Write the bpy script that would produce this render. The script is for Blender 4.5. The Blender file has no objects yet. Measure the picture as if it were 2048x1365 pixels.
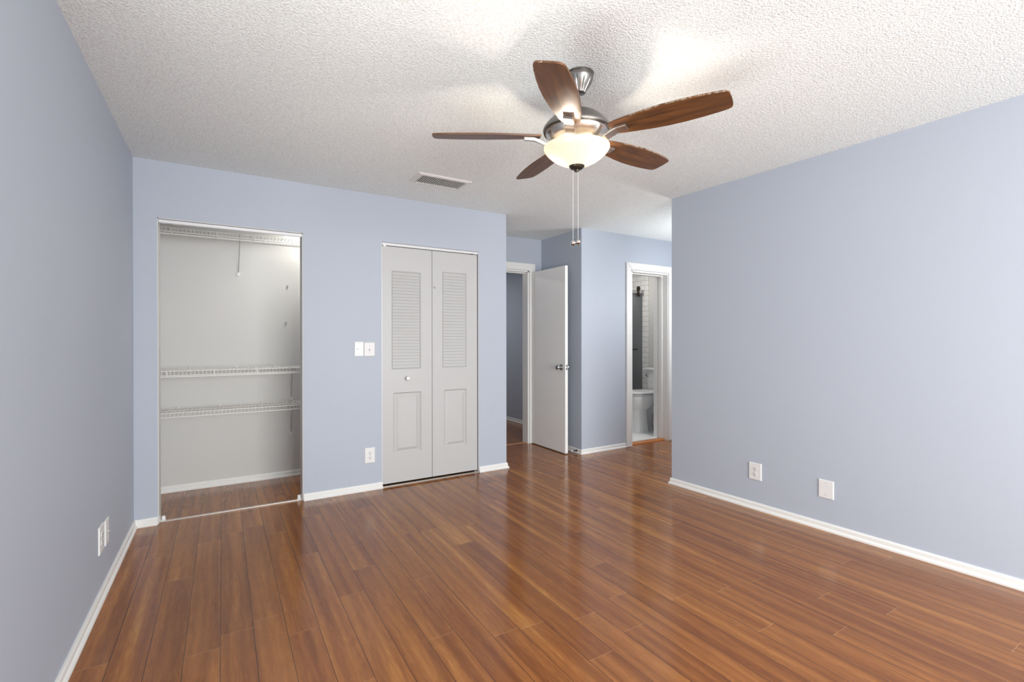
import bpy, bmesh, math, random
from mathutils import Vector, Matrix

random.seed(7)
S = bpy.context.scene
COL = S.collection
PI = math.pi

# ------------------------------------------------------------------ camera
YAW, PITCH, ROLL, CAM_H, FPX = 0.54436, -0.002885, -0.001099, 1.23746, 957.07
cd = bpy.data.cameras.new('camera')
cam = bpy.data.objects.new('camera', cd)
COL.objects.link(cam)
_s, _c, _sp, _cp = math.sin(YAW), math.cos(YAW), math.sin(PITCH), math.cos(PITCH)
fwd = Vector((_s * _cp, _c * _cp, _sp))
up0 = Vector((-_s * _sp, -_c * _sp, _cp))
rt0 = Vector((_c, -_s, 0))
rt = rt0 * math.cos(ROLL) + up0 * math.sin(ROLL)
upv = up0 * math.cos(ROLL) - rt0 * math.sin(ROLL)
m3 = Matrix((rt, upv, -fwd)).transposed()
cam.matrix_world = Matrix.Translation((0, 0, CAM_H)) @ m3.to_4x4()
cd.sensor_fit = 'HORIZONTAL'
cd.sensor_width = 36.0
cd.lens = 36.0 * FPX / 2048.0
cd.clip_start = 0.02
S.camera = cam

YREAR = -2.80          # rear wall of the room, behind the camera
# ------------------------------------------------------------------ world, lights, exposure
w = bpy.data.worlds.new('sky')
S.world = w
w.use_nodes = True
wn = w.node_tree.nodes
bg = wn['Background']
bg.inputs['Color'].default_value = (0.80, 0.88, 1.0, 1)
bg.inputs['Strength'].default_value = 0.8

def area(name, loc, rot, sx, sy, power, color):
    d = bpy.data.lights.new(name, 'AREA')
    d.shape = 'RECTANGLE'
    d.size, d.size_y, d.energy, d.color = sx, sy, power, color
    o = bpy.data.objects.new(name, d)
    COL.objects.link(o)
    o.location = loc
    o.rotation_euler = rot
    return o

# daylight entering by the wide rear window; upward light at the left is an added fill
area('window_daylight', (1.55, YREAR - 0.02, 1.25), (PI / 2, 0, 0), 2.85, 2.0, 182, (0.98, 1.0, 1.0))
area('side_fill', (-0.72, 0.40, 0.42), (0, -PI / 2 - 0.8, 0), 0.55, 1.55, 31, (1.0, 1.0, 0.98))
# lamps of the dressing passage and the bathroom (both out of the frame)
def bulb_light(name, loc, radius, power, color):
    d = bpy.data.lights.new(name, 'POINT')
    d.shadow_soft_size, d.energy, d.color = radius, power, color
    o = bpy.data.objects.new(name, d)
    COL.objects.link(o)
    o.location = loc
bulb_light('passage_lamp', (4.45, 2.98, 1.68), 0.12, 22, (1.0, 0.98, 0.95))
area('bathroom_lamp', (4.55, 4.75, 2.40), (0, 0, 0), 0.35, 0.35, 8, (1.0, 0.96, 0.9))
area('closet_lamp', (0.72, 4.40, 2.40), (0, -0.5, 0), 0.15, 0.15, 7, (1.0, 0.96, 0.9))
area('hall_fill', (2.5, 6.4, 2.40), (0, 0, 0), 0.4, 0.4, 10.0, (0.95, 0.97, 1.0))  # added fill to brighten the hallway, no known lamp

S.view_settings.view_transform = 'Standard'
S.view_settings.look = 'None'
S.view_settings.exposure = 0.66
S.view_settings.gamma = 1.0
S.view_settings.use_curve_mapping = False
try:
    S.cycles.max_bounces = 12
    S.cycles.diffuse_bounces = 6
    S.cycles.glossy_bounces = 4
    S.cycles.transparent_max_bounces = 12
    S.cycles.caustics_reflective = False
    S.cycles.caustics_refractive = False
    S.cycles.sample_clamp_indirect = 4.0
    S.cycles.use_denoising = True
except Exception:
    pass

# ------------------------------------------------------------------ materials
def srgb(r, g, b):
    f = lambda c: (c / 255 / 12.92) if c / 255 <= 0.04045 else ((c / 255 + 0.055) / 1.055) ** 2.4
    return (f(r), f(g), f(b), 1)

def mat(name):
    m = bpy.data.materials.new(name)
    m.use_nodes = True
    nt = m.node_tree
    b = nt.nodes['Principled BSDF']
    return m, nt, b

def nd(nt, kind, **kw):
    n = nt.nodes.new(kind)
    for k, v in kw.items():
        setattr(n, k, v)
    return n

def mth(nt, op, a, b=None, c=None):
    n = nd(nt, 'ShaderNodeMath', operation=op)
    for i, v in enumerate((a, b, c)):
        if v is None:
            continue
        if isinstance(v, (int, float)):
            n.inputs[i].default_value = v
        else:
            nt.links.new(v, n.inputs[i])
    return n.outputs[0]

def pos(nt, obj=False):
    if obj:
        return nd(nt, 'ShaderNodeTexCoord').outputs['Object']
    return nd(nt, 'ShaderNodeNewGeometry').outputs['Position']

def plain(name, col, rough=0.5, metal=0.0, noise=0.03, nscale=30, bump=0.0, bscale=200, bdist=0.001, spec=0.5, obj=True):
    m, nt, b = mat(name)
    b.inputs['Roughness'].default_value = rough
    b.inputs['Metallic'].default_value = metal
    b.inputs['Specular IOR Level'].default_value = spec
    p = pos(nt, obj)
    n = nd(nt, 'ShaderNodeTexNoise')
    n.inputs['Scale'].default_value = nscale
    n.inputs['Detail'].default_value = 3
    nt.links.new(p, n.inputs['Vector'])
    mx = nd(nt, 'ShaderNodeMix', data_type='RGBA')
    nt.links.new(n.outputs['Fac'], mx.inputs['Factor'])
    mx.inputs['A'].default_value = tuple(max(0, c * (1 - noise)) for c in col[:3]) + (1,)
    mx.inputs['B'].default_value = tuple(min(1, c * (1 + noise)) for c in col[:3]) + (1,)
    nt.links.new(mx.outputs['Result'], b.inputs['Base Color'])
    if bump > 0:
        n2 = nd(nt, 'ShaderNodeTexNoise')
        n2.inputs['Scale'].default_value = bscale
        n2.inputs['Detail'].default_value = 4
        nt.links.new(p, n2.inputs['Vector'])
        bp = nd(nt, 'ShaderNodeBump')
        bp.inputs['Strength'].default_value = bump
        bp.inputs['Distance'].default_value = bdist
        nt.links.new(n2.outputs['Fac'], bp.inputs['Height'])
        nt.links.new(bp.outputs['Normal'], b.inputs['Normal'])
    return m

WALL_C = (0.415, 0.454, 0.520)
M_wall = plain('painted_drywall', WALL_C, 0.55, noise=0.012, nscale=2.2, bump=0.12, bscale=160, bdist=0.0008, obj=False, spec=0.35)
M_white_wall = plain('white_drywall', (0.58, 0.575, 0.555), 0.6, noise=0.012, nscale=2.0, bump=0.1, bscale=160, bdist=0.0008, obj=False, spec=0.3)
M_trim = plain('white_trim_paint', (0.74, 0.735, 0.71), 0.38, noise=0.015, nscale=14)
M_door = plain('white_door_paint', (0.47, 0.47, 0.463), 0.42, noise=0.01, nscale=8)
M_plastic = plain('white_plastic', (0.71, 0.71, 0.70), 0.35, noise=0.01)
M_ivory = plain('ivory_plastic', (0.63, 0.62, 0.61), 0.35, noise=0.01)
M_dark = plain('dark_slot', (0.03, 0.03, 0.03), 0.6)
M_wire = plain('white_vinyl_wire', (0.80, 0.79, 0.76), 0.4, noise=0.01)
M_greywire = plain('grey_steel_brace', (0.42, 0.42, 0.42), 0.4, noise=0.03)
M_nickel = plain('brushed_nickel', (0.27, 0.255, 0.24), 0.34, metal=1.0, noise=0.06, nscale=40)
M_nickel_lt = plain('satin_nickel', (0.62, 0.58, 0.53), 0.30, metal=1.0, noise=0.05, nscale=60)
M_chrome = plain('chrome', (0.55, 0.55, 0.55), 0.12, metal=1.0, noise=0.02)
M_bronze = plain('dark_bronze', (0.06, 0.048, 0.036), 0.35, metal=0.8, noise=0.1)
M_alu = plain('aluminium_strip', (0.56, 0.50, 0.45), 0.35, metal=0.6, noise=0.08, nscale=80)
M_track = plain('painted_track', (0.66, 0.66, 0.665), 0.4, metal=0.1, noise=0.03)
M_porcelain = plain('white_porcelain', (0.82, 0.82, 0.80), 0.12, noise=0.005)
M_bag = plain('grey_plastic_bag', (0.30, 0.30, 0.31), 0.3, noise=0.35, nscale=26, bump=0.8, bscale=22, bdist=0.02)
M_bathfloor = plain('white_floor_tile', (0.78, 0.78, 0.77), 0.25, noise=0.02, nscale=5)
M_vent = plain('vent_enamel', (0.72, 0.71, 0.69), 0.45, noise=0.02)
M_dust = plain('dusty_fin', (0.70, 0.69, 0.66), 0.6, noise=0.15, nscale=60)
M_duct = plain('duct_inside', (0.10, 0.095, 0.09), 0.8)

def popcorn():
    m, nt, b = mat('popcorn_ceiling')
    b.inputs['Roughness'].default_value = 0.85
    b.inputs['Specular IOR Level'].default_value = 0.15
    p = pos(nt)
    n1 = nd(nt, 'ShaderNodeTexNoise'); n1.inputs['Scale'].default_value = 95; n1.inputs['Detail'].default_value = 3; n1.inputs['Roughness'].default_value = 0.6
    n2 = nd(nt, 'ShaderNodeTexVoronoi'); n2.inputs['Scale'].default_value = 140
    nt.links.new(p, n1.inputs['Vector']); nt.links.new(p, n2.inputs['Vector'])
    h = mth(nt, 'SUBTRACT', n1.outputs['Fac'], mth(nt, 'MULTIPLY', n2.outputs['Distance'], 0.45))
    bp = nd(nt, 'ShaderNodeBump'); bp.inputs['Strength'].default_value = 0.6; bp.inputs['Distance'].default_value = 0.005
    nt.links.new(h, bp.inputs['Height']); nt.links.new(bp.outputs['Normal'], b.inputs['Normal'])
    r = nd(nt, 'ShaderNodeValToRGB')
    r.color_ramp.elements[0].position = 0.05; r.color_ramp.elements[0].color = (0.70, 0.735, 0.735, 1)
    r.color_ramp.elements[1].position = 0.42; r.color_ramp.elements[1].color = (0.875, 0.93, 0.92, 1)
    nt.links.new(h, r.inputs['Fac']); nt.links.new(r.outputs['Color'], b.inputs['Base Color'])
    return m
M_ceil = popcorn()

def laminate():
    m, nt, b = mat('laminate_planks')
    L = nt.links.new
    p = pos(nt)
    sx = nd(nt, 'ShaderNodeSeparateXYZ'); L(p, sx.inputs[0])
    X, Y = sx.outputs['X'], sx.outputs['Y']
    xr = mth(nt, 'DIVIDE', mth(nt, 'ADD', X, 0.010), 0.1215)
    row = mth(nt, 'FLOOR', xr); fx = mth(nt, 'FRACT', xr)
    wn1 = nd(nt, 'ShaderNodeTexWhiteNoise', noise_dimensions='1D'); L(row, wn1.inputs['W'])
    yr = mth(nt, 'ADD', mth(nt, 'DIVIDE', Y, 1.215), mth(nt, 'MULTIPLY', wn1.outputs['Value'], 7.0))
    seg = mth(nt, 'FLOOR', yr); fy = mth(nt, 'FRACT', yr)
    cv = nd(nt, 'ShaderNodeCombineXYZ'); L(row, cv.inputs[0]); L(seg, cv.inputs[1])
    wn2 = nd(nt, 'ShaderNodeTexWhiteNoise', noise_dimensions='2D'); L(cv.outputs[0], wn2.inputs['Vector'])
    idv = wn2.outputs['Value']
    # broad boards-in-a-board strips
    def noise(ax, ay, az, scale, detail, rough=0.5, dist=0.0):
        c = nd(nt, 'ShaderNodeCombineXYZ')
        L(mth(nt, 'MULTIPLY', X, ax), c.inputs[0]); L(mth(nt, 'MULTIPLY', Y, ay), c.inputs[1]); L(mth(nt, 'MULTIPLY', idv, az), c.inputs[2])
        n = nd(nt, 'ShaderNodeTexNoise'); n.inputs['Scale'].default_value = scale; n.inputs['Detail'].default_value = detail
        n.inputs['Roughness'].default_value = rough; n.inputs['Distortion'].default_value = dist
        L(c.outputs[0], n.inputs['Vector'])
        return n.outputs['Fac']
    strips = noise(24, 0.9, 40, 1.0, 1.0, 0.4, 0.15)
    grain = noise(150, 4.5, 25, 1.0, 6.0, 0.68, 0.5)
    figure = noise(40, 5.5, 60, 1.0, 5.0, 0.62, 1.8)
    t = mth(nt, 'ADD', mth(nt, 'MULTIPLY', strips, 0.72), mth(nt, 'MULTIPLY', grain, 0.34))
    t = mth(nt, 'ADD', t, mth(nt, 'MULTIPLY', figure, 0.42))
    t = mth(nt, 'ADD', t, mth(nt, 'MULTIPLY', mth(nt, 'SUBTRACT', idv, 0.5), 0.13))
    t = mth(nt, 'SUBTRACT', t, 0.24)
    r = nd(nt, 'ShaderNodeValToRGB')
    e = r.color_ramp.elements
    e[0].position = 0.18; e[0].color = srgb(100, 55, 22)
    e[1].position = 0.86; e[1].color = srgb(180, 126, 60)
    for ps, c in ((0.36, (123, 71, 31)), (0.50, (137, 83, 38)), (0.64, (153, 97, 46))):
        q = e.new(ps); q.color = srgb(*c)
    L(t, r.inputs['Fac'])
    gx = mth(nt, 'LESS_THAN', mth(nt, 'MINIMUM', fx, mth(nt, 'SUBTRACT', 1.0, fx)), 0.0105)
    gy = mth(nt, 'LESS_THAN', mth(nt, 'MINIMUM', fy, mth(nt, 'SUBTRACT', 1.0, fy)), 0.0009)
    mg = nd(nt, 'ShaderNodeMix', data_type='RGBA')
    L(mth(nt, 'MULTIPLY', gx, 0.85), mg.inputs['Factor']); L(r.outputs['Color'], mg.inputs['A']); mg.inputs['B'].default_value = srgb(52, 24, 12)
    me = nd(nt, 'ShaderNodeMix', data_type='RGBA')
    L(mth(nt, 'MULTIPLY', gy, 0.45), me.inputs['Factor']); L(mg.outputs['Result'], me.inputs['A']); me.inputs['B'].default_value = srgb(190, 150, 105)  # pale end joints: glint on the plank bevels painted into the colour
    L(me.outputs['Result'], b.inputs['Base Color'])
    rr = mth(nt, 'ADD', 0.13, mth(nt, 'MULTIPLY', grain, 0.07))
    L(rr, b.inputs['Roughness'])
    b.inputs['Specular IOR Level'].default_value = 0.52
    hh = mth(nt, 'SUBTRACT', mth(nt, 'MULTIPLY', grain, 0.12), mth(nt, 'MAXIMUM', gx, gy))
    bp = nd(nt, 'ShaderNodeBump'); bp.inputs['Strength'].default_value = 0.22; bp.inputs['Distance'].default_value = 0.0012
    L(hh, bp.inputs['Height']); L(bp.outputs['Normal'], b.inputs['Normal'])
    return m
M_floor = laminate()

def wood_blade():
    m, nt, b = mat('walnut_blade')
    L = nt.links.new
    tc = nd(nt, 'ShaderNodeTexCoord')
    mp = nd(nt, 'ShaderNodeMapping'); mp.inputs['Scale'].default_value = (3.2, 38, 38)
    L(tc.outputs['Object'], mp.inputs['Vector'])
    n = nd(nt, 'ShaderNodeTexNoise'); n.inputs['Scale'].default_value = 1.0; n.inputs['Detail'].default_value = 4; n.inputs['Distortion'].default_value = 0.8
    L(mp.outputs[0], n.inputs['Vector'])
    r = nd(nt, 'ShaderNodeValToRGB')
    e = r.color_ramp.elements
    e[0].position = 0.3; e[0].color = srgb(64, 39, 19)
    e[1].position = 0.72; e[1].color = srgb(114, 72, 34)
    L(n.outputs['Fac'], r.inputs['Fac'])
    # ragged chips and dust along the leading edge
    sx = nd(nt, 'ShaderNodeSeparateXYZ'); L(tc.outputs['Object'], sx.inputs[0])
    at = nd(nt, 'ShaderNodeAttribute', attribute_name='edge')
    n2 = nd(nt, 'ShaderNodeTexNoise'); n2.inputs['Scale'].default_value = 34; n2.inputs['Detail'].default_value = 5; n2.inputs['Roughness'].default_value = 0.7
    mp2 = nd(nt, 'ShaderNodeMapping'); mp2.inputs['Scale'].default_value = (2.2, 0.5, 1)
    L(tc.outputs['Object'], mp2.inputs['Vector']); L(mp2.outputs[0], n2.inputs['Vector'])
    k = mth(nt, 'ADD', at.outputs['Fac'], mth(nt, 'MULTIPLY', mth(nt, 'SUBTRACT', n2.outputs['Fac'], 0.5), 0.55))
    f = mth(nt, 'GREATER_THAN', k, 1.0)
    mx = nd(nt, 'ShaderNodeMix', data_type='RGBA')
    L(mth(nt, 'MULTIPLY', f, 0.8), mx.inputs['Factor']); L(r.outputs['Color'], mx.inputs['A']); mx.inputs['B'].default_value = srgb(150, 136, 120)
    L(mx.outputs['Result'], b.inputs['Base Color'])
    b.inputs['Roughness'].default_value = 0.42
    return m
M_blade = wood_blade()

def tile_mat():
    m, nt, b = mat('white_subway_tile')
    L = nt.links.new
    p = pos(nt)
    sx = nd(nt, 'ShaderNodeSeparateXYZ'); L(p, sx.inputs[0])
    cb = nd(nt, 'ShaderNodeCombineXYZ')
    L(mth(nt, 'ADD', sx.outputs['X'], sx.outputs['Y']), cb.inputs[0]); L(sx.outputs['Z'], cb.inputs[1])
    bt = nd(nt, 'ShaderNodeTexBrick')
    bt.inputs['Scale'].default_value = 1.0
    bt.inputs['Brick Width'].default_value = 0.15
    bt.inputs['Row Height'].default_value = 0.075
    bt.inputs['Mortar Size'].default_value = 0.003
    bt.inputs['Color1'].default_value = (0.76, 0.75, 0.73, 1)
    bt.inputs['Color2'].default_value = (0.72, 0.71, 0.69, 1)
    bt.inputs['Mortar'].default_value = (0.40, 0.39, 0.38, 1)
    L(cb.outputs[0], bt.inputs['Vector'])
    L(bt.outputs['Color'], b.inputs['Base Color'])
    b.inputs['Roughness'].default_value = 0.18
    return m
M_tile = tile_mat()

def glass_bowl_mat():
    m, nt, b = mat('frosted_lamp_glass')
    L = nt.links.new
    nt.nodes.remove(b)
    out = nt.nodes['Material Output']
    n = nd(nt, 'ShaderNodeTexNoise'); n.inputs['Scale'].default_value = 14; n.inputs['Detail'].default_value = 3
    L(pos(nt, True), n.inputs['Vector'])
    cr = nd(nt, 'ShaderNodeValToRGB')
    cr.color_ramp.elements[0].color = (0.72, 0.62, 0.50, 1); cr.color_ramp.elements[1].color = (0.80, 0.71, 0.59, 1)
    L(n.outputs['Fac'], cr.inputs['Fac'])
    tl = nd(nt, 'ShaderNodeBsdfTranslucent'); tl.inputs['Color'].default_value = (0.085, 0.069, 0.052, 1)
    df = nd(nt, 'ShaderNodeBsdfDiffuse'); L(cr.outputs['Color'], df.inputs['Color'])
    gl = nd(nt, 'ShaderNodeBsdfGlossy'); gl.inputs['Roughness'].default_value = 0.25
    em = nd(nt, 'ShaderNodeEmission'); em.inputs['Color'].default_value = (1.0, 0.78, 0.50, 1); em.inputs['Strength'].default_value = 0.10
    m1 = nd(nt, 'ShaderNodeMixShader'); m1.inputs['Fac'].default_value = 0.72; L(tl.outputs[0], m1.inputs[1]); L(df.outputs[0], m1.inputs[2])
    m2 = nd(nt, 'ShaderNodeMixShader'); m2.inputs['Fac'].default_value = 0.06; L(m1.outputs[0], m2.inputs[1]); L(gl.outputs[0], m2.inputs[2])
    ad = nd(nt, 'ShaderNodeAddShader'); L(m2.outputs[0], ad.inputs[0]); L(em.outputs[0], ad.inputs[1])
    L(ad.outputs[0], out.inputs['Surface'])
    return m
M_bowl = glass_bowl_mat()

def emit_mat(name, col, st):
    m, nt, b = mat(name)
    b.inputs['Base Color'].default_value = (0.9, 0.9, 0.9, 1)
    b.inputs['Emission Color'].default_value = col
    b.inputs['Emission Strength'].default_value = st
    return m
M_bulb = emit_mat('glowing_bulb', (1.0, 0.86, 0.70, 1), 440)

def shower_glass():
    m, nt, b = mat('shower_glass')
    L = nt.links.new
    nt.nodes.remove(b)
    out = nt.nodes['Material Output']
    tr = nd(nt, 'ShaderNodeBsdfTransparent'); tr.inputs['Color'].default_value = (0.62, 0.63, 0.64, 1)
    df = nd(nt, 'ShaderNodeBsdfDiffuse'); df.inputs['Color'].default_value = (0.27, 0.285, 0.30, 1)  # grey put into the glass stands in for the unlit shower behind
    gl = nd(nt, 'ShaderNodeBsdfGlossy'); gl.inputs['Roughness'].default_value = 0.08
    m1 = nd(nt, 'ShaderNodeMixShader'); m1.inputs['Fac'].default_value = 0.45; L(tr.outputs[0], m1.inputs[1]); L(df.outputs[0], m1.inputs[2])
    m2 = nd(nt, 'ShaderNodeMixShader'); m2.inputs['Fac'].default_value = 0.06; L(m1.outputs[0], m2.inputs[1]); L(gl.outputs[0], m2.inputs[2])
    L(m2.outputs[0], out.inputs['Surface'])
    return m
M_sglass = shower_glass()

def pane_mat():
    m, nt, b = mat('window_glass')
    nt.nodes.remove(b)
    out = nt.nodes['Material Output']
    tr = nd(nt, 'ShaderNodeBsdfTransparent')
    gl = nd(nt, 'ShaderNodeBsdfGlossy'); gl.inputs['Roughness'].default_value = 0.02
    mx = nd(nt, 'ShaderNodeMixShader'); mx.inputs['Fac'].default_value = 0.05
    nt.links.new(tr.outputs[0], mx.inputs[1]); nt.links.new(gl.outputs[0], mx.inputs[2])
    nt.links.new(mx.outputs[0], out.inputs['Surface'])
    return m
M_pane = pane_mat()

# ------------------------------------------------------------------ mesh helpers
def box(bm, x0, x1, y0, y1, z0, z1, bev=0.0, mtx=None):
    t = bmesh.new()
    bmesh.ops.create_cube(t, size=1.0)
    bmesh.ops.scale(t, vec=(abs(x1 - x0), abs(y1 - y0), abs(z1 - z0)), verts=t.verts)
    bmesh.ops.translate(t, vec=((x0 + x1) / 2, (y0 + y1) / 2, (z0 + z1) / 2), verts=t.verts)
    if bev > 0:
        bmesh.ops.bevel(t, geom=t.edges[:], offset=bev, segments=2, affect='EDGES', profile=0.5)
    merge(bm, t, mtx)

def merge(bm, t, mtx=None):
    if mtx is not None:
        bmesh.ops.transform(t, matrix=mtx, verts=t.verts)
    me = bpy.data.meshes.new('tmp')
    t.to_mesh(me)
    t.free()
    bm.from_mesh(me)
    bpy.data.meshes.remove(me)

def lathe(bm, prof, n=48, mtx=None, cap=True):
    """prof: list of (r, z) turned round the z axis"""
    t = bmesh.new()
    rings = []
    for r, z in prof:
        if r < 1e-5:
            rings.append([t.verts.new((0, 0, z))])
        else:
            rings.append([t.verts.new((r * math.cos(2 * PI * k / n), r * math.sin(2 * PI * k / n), z)) for k in range(n)])
    for a, b in zip(rings, rings[1:]):
        for k in range(n):
            k2 = (k + 1) % n
            if len(a) == 1 and len(b) == 1:
                continue
            if len(a) == 1:
                t.faces.new((a[0], b[k], b[k2]))
            elif len(b) == 1:
                t.faces.new((a[k], b[0], a[k2]))
            else:
                t.faces.new((a[k], b[k], b[k2], a[k2]))
    if cap:
        for ring in (rings[0], rings[-1]):
            if len(ring) > 2:
                t.faces.new(ring)
    bmesh.ops.recalc_face_normals(t, faces=t.faces)
    merge(bm, t, mtx)

def tube(bm, pts, r, n=8):
    pts = [Vector(p) for p in pts]
    t = bmesh.new()
    rings = []
    for i, p in enumerate(pts):
        d = (pts[min(i + 1, len(pts) - 1)] - pts[max(i - 1, 0)]).normalized()
        a = d.orthogonal().normalized() if i == 0 else (a - d * a.dot(d)).normalized()
        b = d.cross(a)
        rings.append([t.verts.new(p + (a * math.cos(2 * PI * k / n) + b * math.sin(2 * PI * k / n)) * r) for k in range(n)])
    for a_, b_ in zip(rings, rings[1:]):
        for k in range(n):
            t.faces.new((a_[k], a_[(k + 1) % n], b_[(k + 1) % n], b_[k]))
    t.faces.new(rings[0][::-1]); t.faces.new(rings[-1])
    merge(bm, t)

def loft(bm, rings, cap=True):
    t = bmesh.new()
    R = [[t.verts.new(p) for p in ring] for ring in rings]
    n = len(R[0])
    for a, b in zip(R, R[1:]):
        for k in range(n):
            t.faces.new((a[k], a[(k + 1) % n], b[(k + 1) % n], b[k]))
    if cap:
        t.faces.new(R[0][::-1]); t.faces.new(R[-1])
    bmesh.ops.recalc_face_normals(t, faces=t.faces)
    merge(bm, t)

def obj(name, bm, m, parent=None, smooth=False, loc=None, label=None):
    me = bpy.data.meshes.new(name)
    bmesh.ops.recalc_face_normals(bm, faces=bm.faces)
    bm.to_mesh(me)
    bm.free()
    me.materials.append(m)
    if smooth:
        for p in me.polygons:
            p.use_smooth = True
        try:
            me.set_sharp_from_angle(angle=math.radians(38))
        except Exception:
            pass
    o = bpy.data.objects.new(name, me)
    COL.objects.link(o)
    if parent is not None:
        o.parent = parent
    if loc is not None:
        o.location = loc
    if label:
        o['label'] = label
    return o

def tag(o, label, cat, group=None, kind=None):
    o['label'] = label
    o['category'] = cat
    if group:
        o['group'] = group
    if kind:
        o['kind'] = kind
    return o

def thing(name, label, cat, loc=(0, 0, 0), rot=(0, 0, 0), group=None, kind=None):
    o = bpy.data.objects.new(name, None)
    COL.objects.link(o)
    o.empty_display_size = 0.1
    o.location = loc
    o.rotation_euler = rot
    return tag(o, label, cat, group, kind)

def struct(name, bm, m, label, cat, **kw):
    return tag(obj(name, bm, m, **kw), label, cat, kind='structure')

def boxes(lst, bev=0.0):
    bm = bmesh.new()
    for b in lst:
        box(bm, *b, bev=bev)
    return bm

# ------------------------------------------------------------------ dimensions
H = 2.44
XL, YB, XC = -0.50, 3.973, 2.341          # left wall, closet wall, closet corner
XR_FAR, YR_FAR, XR_SLOPE = 3.291, 2.796, -0.0379
XB, YW, YH = 3.308, 4.02, 4.776           # entry block side, bathroom wall, hall door wall
def XR(y):
    return XR_FAR + (y - YR_FAR) * XR_SLOPE

# ------------------------------------------------------------------ shell
struct('floor', boxes([(-0.75, 5.55, -3.0, 7.8, -0.12, 0.0)]), M_floor,
       'glossy red-brown wood laminate floor of long planks', 'floor')
struct('ceiling', boxes([(-0.75, 5.55, -3.0, 7.8, H, H + 0.12)]), M_ceil,
       'off-white popcorn-textured ceiling over the whole room', 'ceiling')
LY0, LY1 = -0.45, 1.25
struct('wall_left', boxes([(XL - 0.12, XL, -2.92, LY0, 0, H), (XL - 0.12, XL, LY1, 4.90, 0, H), (XL - 0.12, XL, LY0, LY1, 0, 0.15), (XL - 0.12, XL, LY0, LY1, 2.15, H)]), M_wall,
       'pale blue painted wall along the left of the room', 'wall')

OX0, OX1, OZ = -0.372, 0.531, 2.060       # open closet
BX0, BX1, BZ = 1.136, 2.043, 2.055        # bifold closet
struct('wall_back', boxes([
    (XL, OX0, YB, YB + 0.117, 0, H), (OX1, BX0, YB, YB + 0.117, 0, H), (BX1, XC, YB, YB + 0.117, 0, H),
    (OX0, OX1, YB, YB + 0.117, OZ, H), (BX0, BX1, YB, YB + 0.117, BZ, H),
    (XC - 0.11, XC, YB + 0.117, YH + 0.11, 0, H)]), M_wall,
    'pale blue wall holding the open closet and the white bifold door', 'wall')
struct('wall_closet', boxes([
    (XL, XC - 0.11, 4.76, YH + 0.11, 0, H), (0.86, 0.95, YB + 0.117, 4.76, 0, H)]), M_white_wall,
    'off-white inside wall at the back of the open closet', 'wall')

HX0, HX1, HZ = 2.40, 3.125, 2.055         # hall doorway
struct('wall_hall', boxes([
    (XC, HX0, YH, YH + 0.11, 0, H), (HX1, XB, YH, YH + 0.11, 0, H), (HX0, HX1, YH, YH + 0.11, HZ, H)]), M_wall,
    'blue wall over the hallway doorway behind the open door', 'wall')
PX0, PX1, PZ = 4.042, 4.656, 2.040        # bathroom doorway
YWB = YW + 0.20
struct('wall_entry', boxes([
    (XB, 3.86, YW, YH + 0.11, 0, H), (3.86, PX0, YW, YWB, 0, H), (PX1, 5.40, YW, YWB, 0, H), (PX0, PX1, YW, YWB, PZ, H)]), M_wall,
    'bright blue wall with the bathroom doorway', 'wall')

bm = bmesh.new()
yr0 = -2.92
pts = [(XR(yr0), yr0), (XR_FAR, YR_FAR), (5.40, YR_FAR), (5.40, YR_FAR - 0.12), (XR_FAR + 0.125, YR_FAR - 0.12), (XR(yr0) + 0.12, yr0)]
lo = [bm.verts.new((x, y, 0)) for x, y in pts]
hi = [bm.verts.new((x, y, H)) for x, y in pts]
bm.faces.new(lo[::-1]); bm.faces.new(hi)
for k in range(6):
    bm.faces.new((lo[k], lo[(k + 1) % 6], hi[(k + 1) % 6], hi[k]))
struct('wall_right', bm, M_wall, 'wide blank pale blue wall on the right of the room', 'wall')
struct('wall_passage', boxes([(5.40, 5.52, YR_FAR - 0.12, YWB, 0, H)]), M_wall, 'blue end wall of the side passage beyond the right wall', 'wall')

WX0, WX1, WZ0, WZ1 = 0.05, 3.05, 0.06, 2.25
struct('wall_rear', boxes([
    (XL - 0.12, WX0, YREAR - 0.12, YREAR, 0, H), (WX1, 3.64, YREAR - 0.12, YREAR, 0, H),
    (WX0, WX1, YREAR - 0.12, YREAR, 0, WZ0), (WX0, WX1, YREAR - 0.12, YREAR, WZ1, H)]), M_wall,
    'pale blue rear wall with the wide window behind the viewer', 'wall')
win = thing('window_1', 'wide white framed window in the rear wall', 'window', (0, 0, 0), kind='structure')
fb = boxes([(WX0, WX1, YREAR - 0.09, YREAR - 0.03, WZ0, WZ0 + 0.05), (WX0, WX1, YREAR - 0.09, YREAR - 0.03, WZ1 - 0.05, WZ1),
            (WX0, WX0 + 0.05, YREAR - 0.09, YREAR - 0.03, WZ0 + 0.05, WZ1 - 0.05), (WX1 - 0.05, WX1, YREAR - 0.09, YREAR - 0.03, WZ0 + 0.05, WZ1 - 0.05),
            (1.525, 1.575, YREAR - 0.09, YREAR - 0.03, WZ0 + 0.05, WZ1 - 0.05)])
obj('window_frame', fb, M_trim, win)
obj('pane', boxes([(WX0 + 0.04, WX1 - 0.04, YREAR - 0.065, YREAR - 0.060, WZ0 + 0.04, WZ1 - 0.04)]), M_pane, win)

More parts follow.
